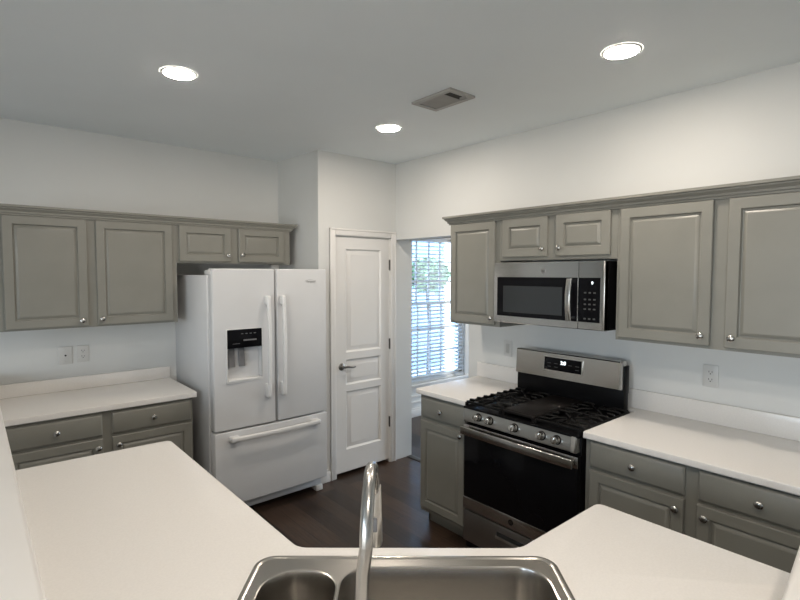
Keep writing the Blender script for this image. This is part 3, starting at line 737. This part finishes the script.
# burners, grates, griddle
for (bx, by, rr_) in ((.150, .150, .045), (.150, .420, .036), (.610, .150, .048), (.610, .420, .032), (.380, .285, .04)):
    bn = MB(); bn.lathe([(rr_+.016, .9135), (rr_+.012, .918), (rr_, .920), (rr_, .926), (rr_*.9, .929), (0, .929)], Matrix.Translation((bx, by, 0)), 24)
    bn.build('burner_cap', m_iron, rg)
def grate(x0, x1, name='grate'):
    b = MB(); zt = .948; y0, y1 = .020, .540
    bar = lambda p, q, r_=.0065: b.tube([p, q], r_, 6)
    for yy in (y0, y1): b.box(x0, x1, yy-.006, yy+.006, .930, .945, .003)
    for xx in (x0, x1): b.box(xx-.006, xx+.006, y0, y1, .926, .941, .003)
    for i in range(8):
        yy = y0+.03+i*(y1-y0-.06)/7
        cxm = (x0+x1)/2
        L1 = .040 if i in (2, 5) else .075
        b.tube([(x0-.004, yy, .930), (x0+.004, yy, .946), (x0+.02, yy, zt), (x0+L1, yy, zt)], [.006, .007, .0065, .005], 6)
        b.tube([(x1+.004, yy, .930), (x1-.004, yy, .946), (x1-.02, yy, zt), (x1-L1, yy, zt)], [.006, .007, .0065, .005], 6)
    cxm = (x0+x1)/2
    b.box(cxm-.005, cxm+.005, y0, y0+.085, .938, .952, .003).box(cxm-.005, cxm+.005, y1-.085, y1, .938, .952, .003).box(cxm-.005, cxm+.005, .235, .325, .938, .952, .003)
    b.box(x0+.03, x1-.03, .275, .285, .938, .950, .003)
    for by in (.150, .420):
        for k_ in range(4):
            a_ = PI/4+k_*PI/2; b.tube([(cxm+.022*math.cos(a_), by+.022*math.sin(a_), zt), (cxm+.085*math.cos(a_), by+.085*math.sin(a_), zt+.001), (cxm+.105*math.cos(a_), by+.108*math.sin(a_), .940)], .0055, 6)
    for xx in (x0, x1):
        for yy in (y0, y1): b.box(xx-.008, xx+.008, yy-.008, yy+.008, .9125, .935, .002)
    return b.build(name, m_iron, rg)
grate(.008, .262); grate(.498, .752)
g = MB(); g.box(.274, .486, .020, .540, .930, .946, .005); g.box(.282, .478, .030, .530, .944, .950, .003)
g.box(.274, .29, .02, .04, .913, .935).box(.47, .486, .02, .04, .913, .935).box(.274, .29, .52, .54, .913, .935).box(.47, .486, .52, .54, .913, .935)
g.build('griddle', m_griddle, rg)

# ------------------------------------------------------------------ microwave (local y 0 = door front)
mw = empty('microwave_oven', 'stainless over the range microwave with black window', 'microwave', (-.397, 2.019, 1.406), ROT_R)
MWd, MH = .729, .376
MB().box(.003, MWd-.003, .035, .412, .012, MH, .003).box(.02, MWd-.02, .06, .40, 0, .014, .004).build('body', m_black, mw)
def mface(b, x0, x1, z0, z1, y=-.0, th=.036, n=12):
    loops = []
    for i in range(n+1):
        xx = x0+(x1-x0)*i/n; u_ = xx/MWd; yb = y-.012*4*u_*(1-u_)
        loops.append([(xx, th, z0), (xx, yb+.003, z0), (xx, yb, z0+.003), (xx, yb, z1-.003), (xx, yb+.003, z1), (xx, th, z1)])
    b.loft(loops); return b
def my(x): u_ = x/MWd; return -.012*4*u_*(1-u_)
dr = mface(MB(), 0, .581, .006, MH).build('door', m_steel, mw)
mface(MB(), .026, .577, .046, .288, -.002, .01).build('door_glass', m_glass_b, dr)
mface(MB(), .075, .488, .070, .235, -.0032, .0).build('door_window', m_mwin, dr)
cpn = mface(MB(), .584, MWd, .006, MH).build('control_side', m_steel, mw)
mface(MB(), .585, .704, .046, .288, -.002, .01, 4).build('control_panel', m_glass_b, cpn)
MB().box(MWd-.010, MWd, -.004, .036, .006, MH, .003).build('side_trim', m_nick, cpn)
hb = MB(); loops = []
for i in range(15):
    t_ = i/14; zz = .050+.232*t_; yo = my(.53)-.030-.014*math.sin(PI*t_)
    loops.append([(.545+p_, yo+q_, zz) for p_, q_ in rrect(-.016, .016, -.007, .007, .006, 3)])
hb.loft(loops); hb.box(.534, .556, my(.53)-.034, my(.53), .052, .075, .003).box(.534, .556, my(.53)-.034, my(.53), .258, .281, .003)
hb.build('door_handle', m_steel, dr)
e2 = MB(); e2.lathe([(.0155, 0), (.0155, .0012), (.0135, .002), (.0, .002)], face(.364, my(.364), .325), 28); e2o = e2.build('round_emblem', m_dsteel, dr)
text_mesh('emblem_letters', 'GE', .016, m_dgrey, e2o, face(.364, my(.364)-.0023, .325), .2)
pan = cpn.children[0]
for j in range(5):
    for i in range(3):
        xx = .622+i*.026; zz = (.066, .118, .144, .170, .206)[j]
        MB().box(xx-.0065, xx+.0065, my(xx)-.0030, my(xx)-.0018, zz-.004, zz+.004).build('key', m_ink, cpn)
text_mesh('display_digit', '9', .020, m_digit, cpn, face(.661, my(.661)-.0028, .258), 0, .0003, .001)

# ------------------------------------------------------------------ small wall things
def outlet_plate(name, label, loc, rot, kind, group=None, wp=.072, hp=.116):
    r = empty(name, label, 'outlet' if kind != 'switch' else 'switch', loc, rot, group)
    MB().box(-wp/2, wp/2, -.006, 0, -hp/2, hp/2, .003, 2).build('cover_plate', m_plate, r)
    if kind == 'duplex':
        for dz in (.0195, -.0195):
            b = MB(); b.plate(rrect(-.0165, .0165, dz-.0135, dz+.0135, .008, 5), [], 0, .0015, mtx=face(0, -.006, 0)); s_ = b.build('receptacle', m_plate, r)
            q = MB(); q.box(-.0085, -.0060, -.0079, -.006, dz-.001, dz+.008).box(.0060, .0085, -.0079, -.006, dz-.001, dz+.007)
            q.lathe([(.0028, 0), (.0028, .0019), (0, .0019)], face(0, -.006, dz-.0075), 10); q.build('slots', m_hole, s_)
        MB().lathe([(.003, 0), (.003, .0008), (0, .0012)], face(0, -.006, 0), 10).build('screw', m_nick, r)
    elif kind == 'jack':
        MB().lathe([(.006, 0), (.006, .004), (.004, .0045), (0, .0045)], face(0, -.006, 0), 14).build('jack', m_hole, r)
        for dz in (.042, -.042): MB().lathe([(.003, 0), (.003, .0008), (0, .0012)], face(0, -.006, dz), 10).build('screw', m_nick, r)
    else:
        MB().box(-.016, .016, -.0085, -.005, -.032, .032, .002).build('rocker', m_grey_sw, r)
    return r
m_grey_sw = mat('warm_grey_plastic', (0.45, 0.45, 0.43), 0.4, var=.02)
outlet_plate('jack_plate', 'white wall plate with one dark jack above the left counter', (-2.437, WY-.0005, 1.152), 0, 'jack', wp=.080, hp=.122)
outlet_plate('power_outlet', 'white power outlet on the left wall nearer the refrigerator', (-2.335, WY-.0005, 1.155), 0, 'duplex')
outlet_plate('power_outlet.001', 'white power outlet on the wall right of the range', (-.0005, .908, 1.183), ROT_R, 'duplex')
outlet_plate('wall_switch', 'light switch on the wall left of the range', (-.0005, 2.205, 1.180), ROT_R, 'switch')

# ceiling lamps
def lamp(x, y, label, m_lens=m_lens):
    r = empty('recessed_light', label, 'ceiling light', (x, y, H), 0, 'round recessed ceiling lights')
    MB().lathe([(.084, -.0005), (.083, -.003), (.078, -.0055), (.072, -.006), (.0705, -.004)], None, 36, cap0=False, cap1=False).build('trim_ring', m_trim, r)
    MB().lathe([(.0705, -.004), (.068, -.0072), (.045, -.0085), (.0, -.0095)], None, 36, cap0=False).build('lens', m_lens, r)
    return r
lamp(-2.111, 2.592, 'lit round ceiling light nearest the left cabinets')
lamp(-.726, 1.072, 'lit round ceiling light in front of the range wall, right of the vent')
lamp(-.756, 2.638, 'lit round ceiling light near the pantry door')
lamp(-2.111, 1.072, 'lit round ceiling light above the sink')
lamp(1.9, 2.9, 'lit round ceiling light in the breakfast room', m_lens3)
lamp(-2.70, -.40, 'added unseen round ceiling light that brightens the sink counter', m_lens_fill)  # out of view, added for more light on the peninsula
# vent
v = empty('ceiling_vent', 'grey metal air vent on the ceiling between the lights', 'vent', (-.882, 2.008, H))
vx, vy = .098, .152
b = MB(); b.plate([(-vx, -vy), (vx, -vy), (vx, vy), (-vx, vy)], [[(-vx+.028, -vy+.03), (vx-.028, -vy+.03), (vx-.028, vy-.03), (-vx+.028, vy-.03)]], -.012, -.0005, round_=0); b.build('frame', m_vent, v)
MB().box(-vx+.027, vx-.027, -vy+.029, vy-.029, -.0025, -.0008).build('duct_shade_plate', m_ventd, v)  # flat plate under the ceiling; the duct's shade is put into its colour
b = MB()
for i in range(12):
    yy = -vy+.098+i*.0145
    b.box(-vx+.028, vx-.028, -.0085, .0085, -.0006, .0006, mtx=Matrix.Translation((0, yy, -.0075)) @ Matrix.Rotation(math.radians(-28), 4, 'X'))
b.build('louvers', m_vent, v)
MB().box(.030, .036, -vy+.01, -vy+.055, -.020, -.010, .002).build('damper_lever', m_vent, v)
